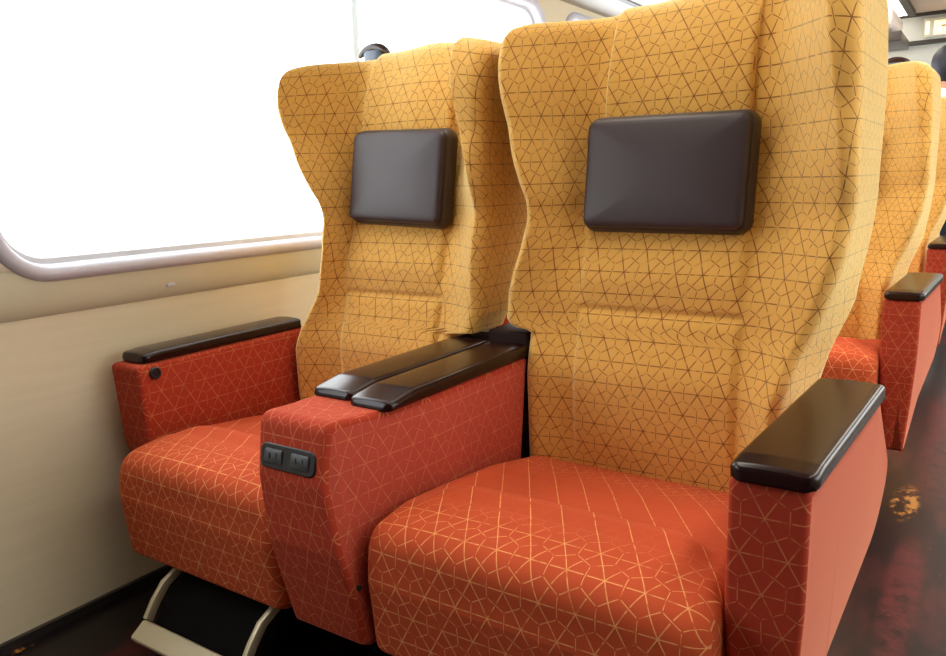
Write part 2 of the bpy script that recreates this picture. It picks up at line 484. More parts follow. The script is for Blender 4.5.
# ceiling lamps (long diffuser strips)
def lampstrip(xa, xb, label):
    t = thing('ceiling_light', ((xa + xb) / 2, (Y0 + Y1) / 2, ZC), label, 'light')
    h = (xb - xa) / 2; L = (Y1 - Y0) / 2 - 0.25
    y_in = -(Y0 + Y1) / 2       # first lamp panel begins level with the front seats' footwell
    boxo('diffuser', -h, h, y_in - 0.05, L, -0.035, -0.012, LAMP, t, 0.005)
    boxo('housing', -h - 0.005, h + 0.005, -L - 0.02, L + 0.02, -0.012, -0.001, GREYP, t)
    for s in (-1, 1):
        boxo('edge_trim', s * (h + 0.035) - 0.03, s * (h + 0.035) + 0.03, -L - 0.02, L + 0.02, -0.045, -0.001, DARKT, t)
lampstrip(-1.25, -0.84, 'long bright ceiling light strip above the seats by the window')
lampstrip(0.50, 0.91, 'long bright ceiling light strip on the far side of the aisle')

struct(boxo('trim_4', XW, XR, Y1 - 0.09, Y1 - 0.06, ZC - 0.03, ZC, DARKT))
t = thing('overhead_unit', (-1.12, 8.1, 2.10), 'pale rounded overhead unit with a dark underside, far end of the carriage', 'overhead unit')
bm = bmesh.new()
rr_stack(0.62, 0.22, 0.10, [(0.02, -0.35), (0, -0.32), (0, 0.32), (0.02, 0.35)], Matrix.Translation((-0.03, 0, 0.165)) @ Matrix(((1, 0, 0, 0), (0, 0, 1, 0), (0, 1, 0, 0), (0, 0, 0, 1))), bm)
link('cover', bm, plain('pale_pink_cover', rgb(226, 212, 206), rough=0.35), t)
boxo('dark_base', -0.30, 0.34, -0.33, 0.33, -0.04, 0.045, RACKD, t, 0.012)
boxo('hanger', -0.26, 0.20, -0.25, 0.25, 0.27, ZC - 2.10 - 0.001, GREYP, t)

# LED sign on the header
t = thing('display_sign', (-0.35, Y1 - 0.06, 2.305), 'lit yellow orange display sign high on the end wall', 'sign')
boxo('housing', -0.36, 0.36, -0.035, -0.001, -0.085, 0.085, plain('sign_housing', rgb(210, 206, 190), rough=0.4), t, 0.006)
LEDY = emit('sign_lit_yellow', (1.0, 0.72, 0.22, 1), 1.1)
boxo('lit_panel', -0.275, 0.33, -0.040, -0.036, -0.05, 0.055, LEDY, t)
boxo('lit_panel', -0.345, -0.312, -0.040, -0.036, -0.06, 0.055, LEDY, t)
boxo('red_strip', -0.275, 0.33, -0.041, -0.036, -0.072, -0.052, emit('sign_lit_red', (0.85, 0.25, 0.16, 1), 0.9), t)
SM = plain('sign_marks', rgb(120, 70, 30))
for x, z, w, h in ((-0.19, 0.005, 0.05, 0.012), (-0.12, 0.02, 0.012, 0.04), (-0.06, 0.0, 0.06, 0.012), (0.02, 0.01, 0.012, 0.06)):
    boxo('display_mark', x - w / 2, x + w / 2, -0.042, -0.0395, z - h / 2, z + h / 2, SM, t)

# ------------------------------------------------------------------ seats
YC = [(0.30, 1.505), (0.42, 1.50), (0.56, 1.497), (0.72, 1.532), (0.95, 1.592), (1.12, 1.635), (1.38, 1.705)]
PW = [(0.30, 0.045), (0.60, 0.045), (0.72, 0.05), (0.90, 0.095), (1.10, 0.165), (1.25, 0.20), (1.40, 0.19)]
YB = [(0.30, 1.62), (0.66, 1.64), (0.76, 1.69), (0.95, 1.79), (1.15, 1.83), (1.40, 1.86)]

def front_y(seat, x, z):
    """front surface of the back, before edge rounding"""
    L = lerp_tab(seat['L'], z); R = lerp_tab(seat['R'], z); cx = seat['cx']
    if z < 0.70: L = min(L, seat.get('Lf', L)); R = max(R, seat.get('Rf', R))     # the notch over the armrest does not crease the front
    yc = smooth_tab(YC, z); p = smooth_tab(PW, z)
    hp = seat['panel']
    wi = seat.get('winset', 0.0) * sstep(0.92, 1.30, z)
    if x < cx: u = (cx - hp - x) / max(0.02, (cx - hp) - (L + 0.022))
    else: u = (x - cx - hp) / max(0.02, (R - 0.022 - wi) - (cx + hp))
    u = max(0.0, min(1.0, u))
    y = yc - p * (0.35 * u * u * (3 - 2 * u) + 0.65 * u ** 1.8)
    d = abs(x - cx)
    inside = 1 - sstep(hp - 0.016, hp + 0.004, d)
    # padded lower centre panel and the seams that bound it
    lum = sstep(0.36, 0.46, z) * (1 - sstep(0.690, 0.716, z))
    y -= 0.007 * inside * lum
    y += 0.003 * math.exp(-((d - hp) / 0.006) ** 2) * (1 - sstep(0.69, 0.72, z))
    y += 0.007 * math.exp(-((z - 0.718) / 0.006) ** 2) * (1 - sstep(hp - 0.01, hp + 0.01, d))
    # soft pad behind the head pillow
    y -= 0.012 * inside * sstep(0.73, 0.80, z) * (1 - sstep(0.9, 1.1, z))
    return y

def top_z(seat, z, x, y):
    L = lerp_tab(seat['L'], z); R = lerp_tab(seat['R'], z); cx = seat['cx']
    u = abs(x - cx) / ((R - L) / 2)
    k = sstep(1.05, 1.31, z)
    return z + k * (0.038 * max(0.0, 1 - u ** 2.2) + 0.02 * (y - 1.55) + seat.get('rise', 0.0) * sstep(0.0, 0.25, x - cx))

def make_back(seat, parent, org):
    zt = seat['ztop']
    r = 0.032
    rt = 0.040
    levels = []
    z = 0.33
    while z < zt - rt: levels.append((z, 0.0)); z += 0.0062
    for k in range(0, 13):
        a = math.pi / 2 * k / 12
        levels.append((zt - rt + rt * math.sin(a), rt - rt * math.cos(a)))
    NF, NS, NB = 130, 10, 24
    bm = bmesh.new(); uvl = bm.loops.layers.uv.new('UVMap')
    rings = []; uvs = []
    for z, ins in levels:
        L = lerp_tab(seat['L'], z) + ins; R = lerp_tab(seat['R'], z) - ins
        yb = smooth_tab(YB, z) - ins
        RS = (lerp_tab(seat['RS'], z) - ins) if 'RS' in seat else R
        pts = []
        for i in range(NF + 1):
            t = i / NF
            s = t + 0.055 * math.sin(2 * math.pi * t) * -1 * 0.9          # crowd samples at the edges
            x = L + (R - L) * s
            y = front_y(seat, x, z) + ins * 1.0
            d = min(x - L, R - x)
            if d < r: y += r - math.sqrt(max(0.0, r * r - (r - d) ** 2))
            pts.append((x, y))
        yl, yr = pts[0][1], pts[-1][1]
        rb = 0.03
        for i in range(1, NS):
            t = i / NS; pts.append((R + (RS - R) * t, yr + (yb - rb - yr) * t))
        for i in range(0, 5):
            a = math.pi / 2 * i / 4; pts.append((RS - rb + rb * math.cos(a), yb - rb + rb * math.sin(a)))
        for i in range(1, NB):
            t = i / NB; pts.append((RS - rb + (L - RS + 2 * rb) * t, yb))
        for i in range(0, 5):
            a = math.pi / 2 * i / 4; pts.append((L + rb - rb * math.sin(a), yb - rb + rb * math.cos(a)))
        for i in range(1, NS):
            t = i / NS; pts.append((L, yb - rb + (yl - yb + rb) * t))
        # arc length from the middle of the front
        n = len(pts); arc = [0.0] * n
        for i in range(NF // 2 + 1, n): arc[i] = arc[i - 1] + math.dist(pts[i], pts[i - 1])
        for i in range(NF // 2 - 1, -1, -1): arc[i] = arc[i + 1] - math.dist(pts[i], pts[i + 1])
        endarc = arc[-1] + math.dist(pts[-1], pts[0])
        rings.append([bm.verts.new((x - org[0], y - org[1], top_z(seat, z, x, y) - org[2])) for x, y in pts])
        uvs.append((arc, endarc, z * 1.03 + ins))
    n = len(rings[0])
    for j in range(len(rings) - 1):
        A, B = rings[j], rings[j + 1]; (ua, ea, va), (ub, eb, vb) = uvs[j], uvs[j + 1]
        for i in range(n):
            k = (i + 1) % n
            f = bm.faces.new((A[i], A[k], B[k], B[i]))
            a1 = ua[k] if k else ea; b1 = ub[k] if k else eb
            for lp, uv in zip(f.loops, ((ua[i], va), (a1, va), (b1, vb), (ub[i], vb))): lp[uvl].uv = uv
    # top: bridge front edge to back edge by strips across
    T = rings[-1]
    zl, il = levels[-1]
    Lt = lerp_tab(seat['L'], zl) + il; Rt = lerp_tab(seat['R'], zl) - il
    RSt = (lerp_tab(seat['RS'], zl) - il) if 'RS' in seat else Rt
    ybt = smooth_tab(YB, zl) - il
    prev = T[:NF + 1]; p0 = [v.co.copy() for v in prev]
    for q in range(1, 7):
        row = []
        for i in range(NF + 1):
            a = p0[i]; xa = a.x + org[0]
            xb = Lt + (xa - Lt) * (RSt - Lt) / (Rt - Lt)
            d = max(0.0, min(xb - Lt, RSt - xb)); rb = 0.03
            ye = ybt - rb + math.sqrt(max(0.0, rb * rb - (rb - min(d, rb)) ** 2))
            t = q / 6; yy = (a.y + org[1]) * (1 - t) + ye * t; xx = xa * (1 - t) + xb * t
            row.append(bm.verts.new((xx - org[0], yy - org[1], top_z(seat, zl, xx, yy) - org[2])))
        for i in range(NF):
            f = bm.faces.new((prev[i], prev[i + 1], row[i + 1], row[i]))
            for lp in f.loops: lp[uvl].uv = (lp.vert.co.x, 1.4 + lp.vert.co.y)
        prev = row
    bm.faces.new(rings[0][::-1])
    return link('backrest', bm, YEL, parent, angle=60)

def make_flap(seat, parent, org):
    """raised strip of fabric that runs over the top of the back and carries the head pillow"""
    hw = seat['flap']; cx = seat['cx'] + seat.get('flapdx', 0)
    zt = seat['ztop']
    path = []       # (z, inset)
    z = 0.97
    while z < zt - 0.040: path.append((z, 0.0, None)); z += 0.012
    for k in range(0, 9):
        a = math.pi / 2 * k / 8
        path.append((zt - 0.040 + 0.040 * math.sin(a), 0.040 - 0.040 * math.cos(a), None))
    xs = [cx - hw + 2 * hw * i / 40 for i in range(41)]
    bm = bmesh.new(); uvl = bm.loops.layers.uv.new('UVMap')
    outer, inner = [], []
    th = 0.020
    for z, ins, _ in path:
        ny, nz = (-1.0, 0.0) if ins == 0 else (-(0.040 - ins) / 0.040, math.sqrt(max(0, 1 - ((0.040 - ins) / 0.040) ** 2)))
        ro, ri = [], []
        for i, x in enumerate(xs):
            y = front_y(seat, x, z) + ins
            zz = top_z(seat, z, x, y)
            # soft vertical folds
            fold = 0.003 * math.sin((x - cx) / hw * 4.2 + 0.6) * sstep(1.0, 1.15, z)
            e = min(1.0, min(x - xs[0], xs[-1] - x) / 0.008)
            t = th * (1 - 0.6 * sstep(zt - 0.10, zt, z)) * (0.55 + 0.45 * math.sqrt(max(0.0, 1 - (1 - e) ** 2))) + fold * e
            ro.append(bm.verts.new((x - org[0], y + ny * t - org[1], zz + nz * t - org[2])))
            ri.append(bm.verts.new((x - org[0], y + 0.004 - org[1], zz - 0.004 - org[2])))
        outer.append(ro); inner.append(ri)
    # over the top towards the back
    for dy in (0.04, 0.08, 0.12):
        ro, ri = [], []
        for x in xs:
            y = front_y(seat, x, zt) + 0.040 + dy
            zz = top_z(seat, zt, x, y)
            ro.append(bm.verts.new((x - org[0], y - org[1], zz + (0.008 if dy < 0.1 else 0.004) - org[2])))
            ri.append(bm.verts.new((x - org[0], y - org[1], zz - 0.004 - org[2])))
        outer.append(ro); inner.append(ri)
    m, n = len(outer), len(xs)
    vv = [0.0]
    for j in range(1, m): vv.append(vv[-1] + (outer[j][20].co - outer[j - 1][20].co).length)
    def face(a, uv):
        f = bm.faces.new(a)
        for lp, q in zip(f.loops, uv): lp[uvl].uv = q
    o = 0.013
    for j in range(m - 1):
        for i in range(n - 1):
            q = ((xs[i] - cx + o, vv[j]), (xs[i + 1] - cx + o, vv[j]), (xs[i + 1] - cx + o, vv[j + 1]), (xs[i] - cx + o, vv[j + 1]))
            face((outer[j][i], outer[j][i + 1], outer[j + 1][i + 1], outer[j + 1][i]), q)
            face((inner[j][i], inner[j + 1][i], inner[j + 1][i + 1], inner[j][i + 1]), (q[0], q[3], q[2], q[1]))
        for i in (0, n - 1):
            face((outer[j][i], outer[j + 1][i], inner[j + 1][i], inner[j][i]), ((0, vv[j]), (0, vv[j + 1]), (.01, vv[j + 1]), (.01, vv[j])))
    for j in (0, m - 1):
        for i in range(n - 1):
            face((outer[j][i], outer[j][i + 1], inner[j][i + 1], inner[j][i]), ((xs[i], 0), (xs[i + 1], 0), (xs[i + 1], .01), (xs[i], .01)))
    return link('headrest_flap', bm, YEL, parent, angle=60)

def make_pillow(seat, parent, org):
    w, h = seat['pw'], 0.246
    px, py, pz = seat['px'], seat['py'], seat['pz']
    tilt = math.radians(-7)
    # local x right, y up, z out of the seat (towards -Y)
    M = Matrix.Translation((px - org[0], py - org[1], pz - org[2])) @ Matrix.Rotation(seat['pyaw'], 4, 'Z') @ Matrix.Rotation(seat['proll'], 4, 'Y') @ Matrix.Rotation(tilt, 4, 'X') @ Matrix(((1, 0, 0, 0), (0, 0, -1, 0), (0, 1, 0, 0), (0, 0, 0, 1)))
    lv = [(0.012, -0.052), (0.004, -0.049), (0.0, -0.042), (0.001, -0.030), (0.005, -0.016), (0.0085, -0.0105), (0.0105, -0.0105), (0.0095, -0.008), (0.011, -0.003), (0.014, 0.0005), (0.018, 0.0025)]
    rings = [[M @ Vector((q[0], q[1], d)) for q in rrect(w - 2 * i, h - 2 * i, max(0.03 - i, 0.012), 8)] for i, d in lv]
    base = rrect(w - 0.036, h - 0.036, 0.012, 8)
    for sc in (0.93, 0.85, 0.75, 0.62, 0.48, 0.33, 0.18, 0.06):
        rings.append([M @ Vector((q[0] * sc, q[1] * sc, 0.0025 + 0.007 * (1 - sc ** 3))) for q in base])
    bm = rings_mesh(rings)
    p = link('headrest_pillow', bm, LEATH, parent, angle=60)
    bm = bmesh.new()
    ring = [M @ Vector((q[0], q[1], -0.0100)) for q in rrect(w - 2 * 0.0098, h - 2 * 0.0098, 0.0202, 8)]
    ring.append(ring[0])
    tube(bm, ring, 0.0018, 6)
    link('piping', bm, LEATHS, p)
    return p

def make_cushion(seat, parent, org):
    x0, x1 = seat['cush']
    cx = (x0 + x1) / 2
    poly = [(1.56, 0.360, 0.02), (1.30, 0.418, 0.25), (1.13, 0.436, 0.1), (1.02, 0.443, 0.15), (0.912, 0.428, 0.095), (0.904, 0.33, 0.02), (0.918, 0.195, 0.02), (0.945, 0.182, 0.02), (1.45, 0.20, 0.02), (1.56, 0.24, 0.02)]
    prof = resample(fillet(poly, 14), 0.010)
    # start the outline at the rear top edge so that arc length runs over the top and down the front
    k = max(range(len(prof)), key=lambda i: prof[i][0] + prof[i][1])
    prof = prof[k:] + prof[:k]
    hw = (x1 - x0) / 2
    def disp(x, y, z, s):
        if z < 0.33: return 0.0
        d = abs(x - cx)
        ys = 1.150 - 0.035 * sstep(0.55, 0.85, d / hw) ** 2
        ins = 1 - sstep(hw * 0.72, hw * 0.88, d)
        g = -0.013 * math.exp(-((y - ys) / 0.010) ** 2) * ins
        g += 0.013 * math.exp(-((y - ys + 0.05) / 0.035) ** 2) * ins if y < ys else 0.0
        g += 0.013 * math.exp(-(0.05 / 0.035) ** 2) * ins * (1 - sstep(0.0, 0.015, y - ys)) if y >= ys else 0.0
        g += -0.006 * sstep(0, 0.02, y - ys) * ins
        g += 0.010 * sstep(0.35, 0.43, z) * (1 - (d / hw) ** 2) * (1 - sstep(1.0, 1.15, y))
        g -= 0.004 * sstep(hw * 0.75, hw * 0.95, d) * sstep(0.35, 0.43, z)
        return g
    bm = sweep_x(prof, x0, x1, 0.030, nx=60, disp=disp)
    bmesh.ops.translate(bm, verts=bm.verts, vec=-Vector(org))
    return link('seat_cushion', bm, REDC, parent, angle=60)

def round_plan(bm, x0, x1, y0, r, y1=None, r1=0.01):
    cx = (x0 + x1) / 2; hw = (x1 - x0) / 2
    for v in bm.verts:
        d = v.co.y - y0
        if d < r:
            q = (hw - r + math.sqrt(max(0.0, r * r - (r - max(d, 0)) ** 2))) / hw
            v.co.x = cx + (v.co.x - cx) * max(q, 0.3)

def make_pad(x0, x1, y0, y1, z0, z1, parent, org, name='armrest_pad', drop=0.016, dl=0.085, shape=None):
    poly = [(y0 - 0.004, z0, 0.004), (y0, z1 - drop, 0.012), (y0 + dl, z1, 0.06), (y1, z1 + 0.003, 0.008), (y1, z0, 0.004)]
    prof = resample(fillet(poly, 8), 0.006)
    bm = sweep_x(prof, x0, x1, 0.009, nx=10)
    round_plan(bm, x0, x1, y0 - 0.004, 0.020)
    for v in bm.verts:      # slightly crowned
        u = (v.co.x - (x0 + x1) / 2) / ((x1 - x0) / 2)
        if v.co.z > (z0 + z1) / 2: v.co.z += 0.003 * (1 - u * u)
    if shape: shape(bm)
    bmesh.ops.translate(bm, verts=bm.verts, vec=-Vector(org))
    return link(name, bm, WOOD, parent, angle=50)

def make_arm(x0, x1, prof_poly, mats, capm, parent, org, r=0.010, name='armrest', shape=None):
    prof = resample(fillet(prof_poly, 10), 0.03)
    bm = sweep_x(prof, x0, x1, r, nx=4, cap_mat=capm)
    if shape: shape(bm)
    bmesh.ops.translate(bm, verts=bm.verts, vec=-Vector(org))
    return link(name, bm, mats, parent, angle=50)

def make_handle(x, y, z, parent, org):
    bm = bmesh.new()
    pts, rad = [], []
    for i in range(13):
        t = i / 12; a = (t - 0.5) * 2
        pts.append((x - org[0] + 0.054 * a, y - org[1], z - org[2] + 0.045 - 0.020 * a * a))
        rad.append(0.0125 * (1 - 0.55 * abs(a) ** 4))
    tube(bm, pts, rad, 12)
    h = link('grip_handle', bm, HANDLE, parent, angle=60)
    bm = bmesh.new()
    rings = []
    for zz, w in ((-0.05, 0.036), (0.0, 0.034), (0.02, 0.036), (0.036, 0.043)):
        rings.append([(x - org[0] + w * math.cos(a), y - org[1] + 0.013 * math.sin(a), z - org[2] + zz) for a in [2 * math.pi * k / 20 for k in range(20)]])
    rings_mesh(rings, bm=bm)
    link('grip_post', bm, HPOST, h, angle=60)
    return h

def make_footrest(xa, xb, parent, org):
    ox, oy, oz = org
    bm = bmesh.new()
    # shallow black pedal plate hung below the cushion
    rings = []
    for (y, z) in ((0.860, 0.075), (0.908, 0.140), (0.975, 0.175)):
        rings.append((y, z))
    t = 0.012
    prof = [(y, z) for y, z in rings] + [(y + 0.012, z - t) for y, z in rings[::-1]]
    bm = sweep_x(prof, xa + 0.012, xb - 0.012, 0.003, nx=2, nr=2)
    bmesh.ops.translate(bm, verts=bm.verts, vec=-Vector(org))
    f = link('footrest', bm, UNDER, parent, angle=40)
    bm = bmesh.new()
    M = Matrix.Translation(((xa + xb) / 2 - ox, 0.842 - oy, 0.080 - oz)) @ Matrix.Rotation(math.radians(35), 4, 'X')
    rr_stack(xb - xa + 0.012, 0.046, 0.008, [(0.004, -0.008), (0, -0.005), (0, 0.005), (0.003, 0.008)], M, bm)
    link('foot_bar', bm, METAL, f)
    for x in (xa, xb):
        bm = bmesh.new()
        pts = [(x, 0.862, 0.098), (x, 0.884, 0.130), (x, 0.912, 0.160), (x, 0.955, 0.180)]
        pr = [(p[1], p[2]) for p in pts]
        prof = [(y - 0.008, z + 0.004) for y, z in pr] + [(y + 0.008, z - 0.010) for y, z in pr[::-1]]
        bm = sweep_x(prof, x - 0.006, x + 0.006, 0.002, nx=2, nr=2)
        bmesh.ops.translate(bm, verts=bm.verts, vec=-Vector(org))
        link('foot_arm', bm, METAL, f)
    return f

def make_under(x0, x1, parent, org):
    bm = bmesh.new()
    ox, oy, oz = org
    box(bm, x0 + 0.03 - ox, x1 - 0.03 - ox, 1.02 - oy, 1.60 - oy, 0.130 - oz, 0.183 - oz, 0.01)
    box(bm, (x0 + x1) / 2 - 0.10 - ox, (x0 + x1) / 2 + 0.10 - ox, 1.18 - oy, 1.50 - oy, 0.0 - oz, 0.135 - oz, 0.01)
    return link('under_frame', bm, UNDER, parent)

SEATR = dict(cx=-0.572, panel=0.178, flap=0.156, flapdx=0.0, ztop=1.325, cush=(-0.858, -0.268),
             L=[(0.33, -0.859), (0.60, -0.859), (0.662, -0.860), (0.674, -0.905), (0.69, -0.918), (0.75, -0.912), (0.80, -0.897), (0.845, -0.880), (0.90, -0.868), (0.955, -0.865), (1.04, -0.885), (1.17, -0.909), (1.255, -0.920), (1.33, -0.921)],
             RS=[(0.33, -0.285), (0.57, -0.268), (0.65, -0.248), (0.70, -0.230), (0.75, -0.214), (0.845, -0.203), (0.955, -0.198), (1.17, -0.200), (1.255, -0.206), (1.33, -0.216)],
             R=[(0.33, -0.310), (0.57, -0.300), (0.655, -0.278), (0.70, -0.258), (0.75, -0.240), (0.845, -0.214), (0.955, -0.200), (1.04, -0.200), (1.17, -0.203), (1.255, -0.209), (1.33, -0.220)],
             pw=0.360, px=-0.572, py=1.550, pz=1.006, pyaw=0.0, proll=math.radians(0.8), rise=0.03, winset=0.03, Lf=-0.917)
SEATL = dict(cx=-1.285, panel=0.160, flap=0.146, flapdx=0.0, ztop=1.305, cush=(-1.589, -1.077),
             L=[(0.33, -1.580), (0.45, -1.588), (0.56, -1.586), (0.62, -1.568), (0.72, -1.515), (0.83, -1.490), (0.90, -1.488), (0.96, -1.495), (1.068, -1.548), (1.15, -1.585), (1.20, -1.597), (1.264, -1.602), (1.33, -1.597)],
             R=[(0.33, -1.077), (0.633, -1.077), (0.646, -1.0), (0.69, -0.982), (0.75, -0.98), (0.845, -0.975), (0.955, -0.967), (1.17, -0.952), (1.30, -0.945), (1.33, -0.945)],
             pw=0.326, px=-1.272, py=1.550, pz=1.016, pyaw=math.radians(-3), proll=math.radians(2.2), winset=0.065, Rf=-0.982)

ARM_R = [(0.988, 0.604, 0.012), (0.985, 0.40, 0.05), (1.00, 0.12, 0.02), (1.03, 0.11, 0.02), (1.20, 0.24, 0.12), (1.58, 0.31, 0.14), (1.66, 0.42, 0.12), (1.485, 0.604, 0.02)]
ARM_L = [(0.998, 0.604, 0.014), (1.01, 0.42, 0.05), (1.05, 0.25, 0.05), (1.52, 0.22, 0.03), (1.55, 0.606, 0.01)]

def make_seat(seat, aisle, label, group):
    org = (seat['cx'], 1.25, 0.0)
    t = thing('train_seat', org, label, 'seat', group)
    make_cushion(seat, t, org)
    make_back(seat, t, org)
    make_flap(seat, t, org)
    make_pillow(seat, t, org)
    make_under(*seat['cush'], t, org)
    if aisle:
        def lean(bm):       # splayed slightly outwards to the rear, narrowing towards its foot
            for v in bm.verts:
                v.co.x += 0.046 * (v.co.y - 1.0)
                k = max(0.0, (0.45 - v.co.z) / 0.33)
                if v.co.x > -0.21: v.co.x -= 0.022 * k ** 1.3
                else: v.co.x += 0.028 * k ** 1.5
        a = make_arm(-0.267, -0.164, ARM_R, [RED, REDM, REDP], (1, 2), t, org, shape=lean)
        make_pad(-0.267, -0.155, 0.986, 1.475, 0.603, 0.629, a, org, drop=0.004, dl=0.04, shape=lean)
        make_handle(-0.36, 1.76, 1.355, t, org)
        make_footrest(-0.70, -0.43, t, org)
    else:
        a = make_arm(-1.708, -1.600, ARM_L, [RED, REDM, RED], (0, 0), t, org)
        make_pad(-1.704, -1.606, 1.024, 1.52, 0.606, 0.629, a, org, drop=0.004, dl=0.04)
        bm = bmesh.new()
        M = Matrix.Translation((-1.600 - org[0], 1.042 - org[1], 0.582 - org[2])) @ Matrix(((0, 0, 1, 0), (1, 0, 0, 0), (0, 1, 0, 0), (0, 0, 0, 1)))
        rr_stack(0.030, 0.030, 0.015, [(0, -0.003), (0, 0.004), (0.002, 0.007), (0.006, 0.007), (0.008, 0.004), (0.011, 0.004)], M, bm, n=8)
        link('recline_button', bm, BLACK, a)
        make_handle(-1.495, 1.76, 1.332, t, org)
        make_footrest(-1.445, -1.135, t, org)
    return t

CONS = [(0.888, 0.609, 0.030), (0.866, 0.50, 0.05), (0.868, 0.38, 0.05), (0.905, 0.205, 0.012), (0.93, 0.19, 0.015), (1.30, 0.19, 0.05), (1.45, 0.24, 0.05), (1.50, 0.602, 0.01), (1.02, 0.602, 0.02)]
def make_console(label, group=None):
    org = (-0.965, 1.25, 0.0)
    t = thing('centre_armrest', org, label, 'armrest', group)
    prof = resample(fillet(CONS, 10), 0.025)
    bm = sweep_x(prof, -1.074, -0.862, 0.012, nx=24, cap_mat=(0, 1))
    # the front narrows towards the aisle-side corner
    for v in bm.verts:
        k = sstep(1.06, 0.86, v.co.y) if False else max(0.0, min(1.0, (1.02 - v.co.y) / 0.16))
        q = max(0.0, min(1.0, (v.co.x + 1.074) / 0.212))
        k = max(0.0, min(1.0, (1.15 - v.co.y) / 0.27)) * sstep(0.30, 0.56, v.co.z)
        v.co.x -= 0.036 * k * q
        v.co.x += (0.010 + 0.030 * max(0.0, (0.60 - v.co.z) / 0.4)) * (1 - q) * (1 - sstep(0.95, 1.02, v.co.y))
    bmesh.ops.translate(bm, verts=bm.verts, vec=-Vector(org))
    link('console_body', bm, [RED, REDM], t, angle=50)
    make_pad(-1.076, -0.970, 1.030, 1.500, 0.600, 0.627, t, org, drop=0.011, dl=0.07)
    make_pad(-0.964, -0.860, 1.010, 1.500, 0.600, 0.627, t, org, drop=0.011, dl=0.07)
    bm = bmesh.new()
    # socket plate follows the lean of the front face
    M = Matrix.Translation((-0.981 - org[0], 0.8755 - org[1], 0.537 - org[2])) @ Matrix.Rotation(math.radians(-14), 4, 'X') @ Matrix(((1, 0, 0, 0), (0, 0, -1, 0), (0, 1, 0, 0), (0, 0, 0, 1)))
    rr_stack(0.134, 0.044, 0.014, [(0, -0.006), (0, 0.003), (0.002, 0.005), (0.004, 0.005)], M, bm)
    p = link('socket_plate', bm, BLACK, t)
    for sx in (-0.033, 0.031):
        bm = bmesh.new()
        rr_stack(0.044, 0.026, 0.004, [(0, 0.004), (0, 0.007), (0.002, 0.008)], M @ Matrix.Translation((sx, 0, 0)), bm)
        for dx in (-0.008, 0.008):
            rr_stack(0.003, 0.011, 0.001, [(0, 0.0075), (0, 0.0092)], M @ Matrix.Translation((sx + dx, 0.001, 0)), bm, n=2)
        link('socket', bm, SOCK, p)
    bm = bmesh.new()
    rr_stack(0.010, 0.010, 0.005, [(0, -0.003), (0, 0.002), (0.002, 0.003)], Matrix.Translation((-0.8625 - org[0], 0.905 - org[1], 0.315)) @ Matrix(((0, 0, 1, 0), (1, 0, 0, 0), (0, 1, 0, 0), (0, 0, 0, 1))), bm)
    link('screw_cap', bm, BLACK, t)
    bm = bmesh.new()
    box(bm, -0.974 - org[0], -0.866 - org[0], 1.507 - 1.25, 1.60 - 1.25, 0.60, 0.655, 0.006)  # added dark brown blocks that fill the gap behind the pads
    box(bm, -1.070 - org[0], -0.864 - org[0], 1.507 - 1.25, 1.60 - 1.25, 0.22, 0.629, 0.006)
    link('rear_gap_filler', bm, plain('dark_brown_filler', rgb(38, 22, 17), rough=0.7, spec=0.2, noise_scale=80), t)
    bm = bmesh.new()
    box(bm, -0.07, 0.07, 1.10 - 1.25, 1.50 - 1.25, 0.0, 0.195, 0.01)
    link('pedestal', bm, UNDER, t)
    return t

seatL = make_seat(SEATL, False, 'gold and red reclining seat beside the window in the front row', 'front pair of seats')
seatR = make_seat(SEATR, True, 'large gold and red reclining seat nearest the camera, on the aisle in the front row', 'front pair of seats')
cons = make_console('red centre armrest with two dark wood pads and black sockets between the front seats')

OFF2, OFF3 = 1.68, 3.45
def again(src, dy, label, group=None, rx=0.0):
    c = copy_tree(src)
    c.location = (src.location.x + rx, src.location.y + dy, src.location.z)
    c['label'] = label
    if group: c['group'] = group
    elif 'group' in c: del c['group']
    return c
again(seatR, OFF2, 'gold and red aisle seat in the second row, directly behind the nearest seat', 'aisle seats further back')
again(seatR, OFF3, 'gold and red aisle seat in the third row, at the right edge', 'aisle seats further back')
again(seatL, OFF2, 'gold and red window seat in the second row, behind the front window seat')
again(cons, OFF2, 'red centre armrest with dark wood pads in the second row')

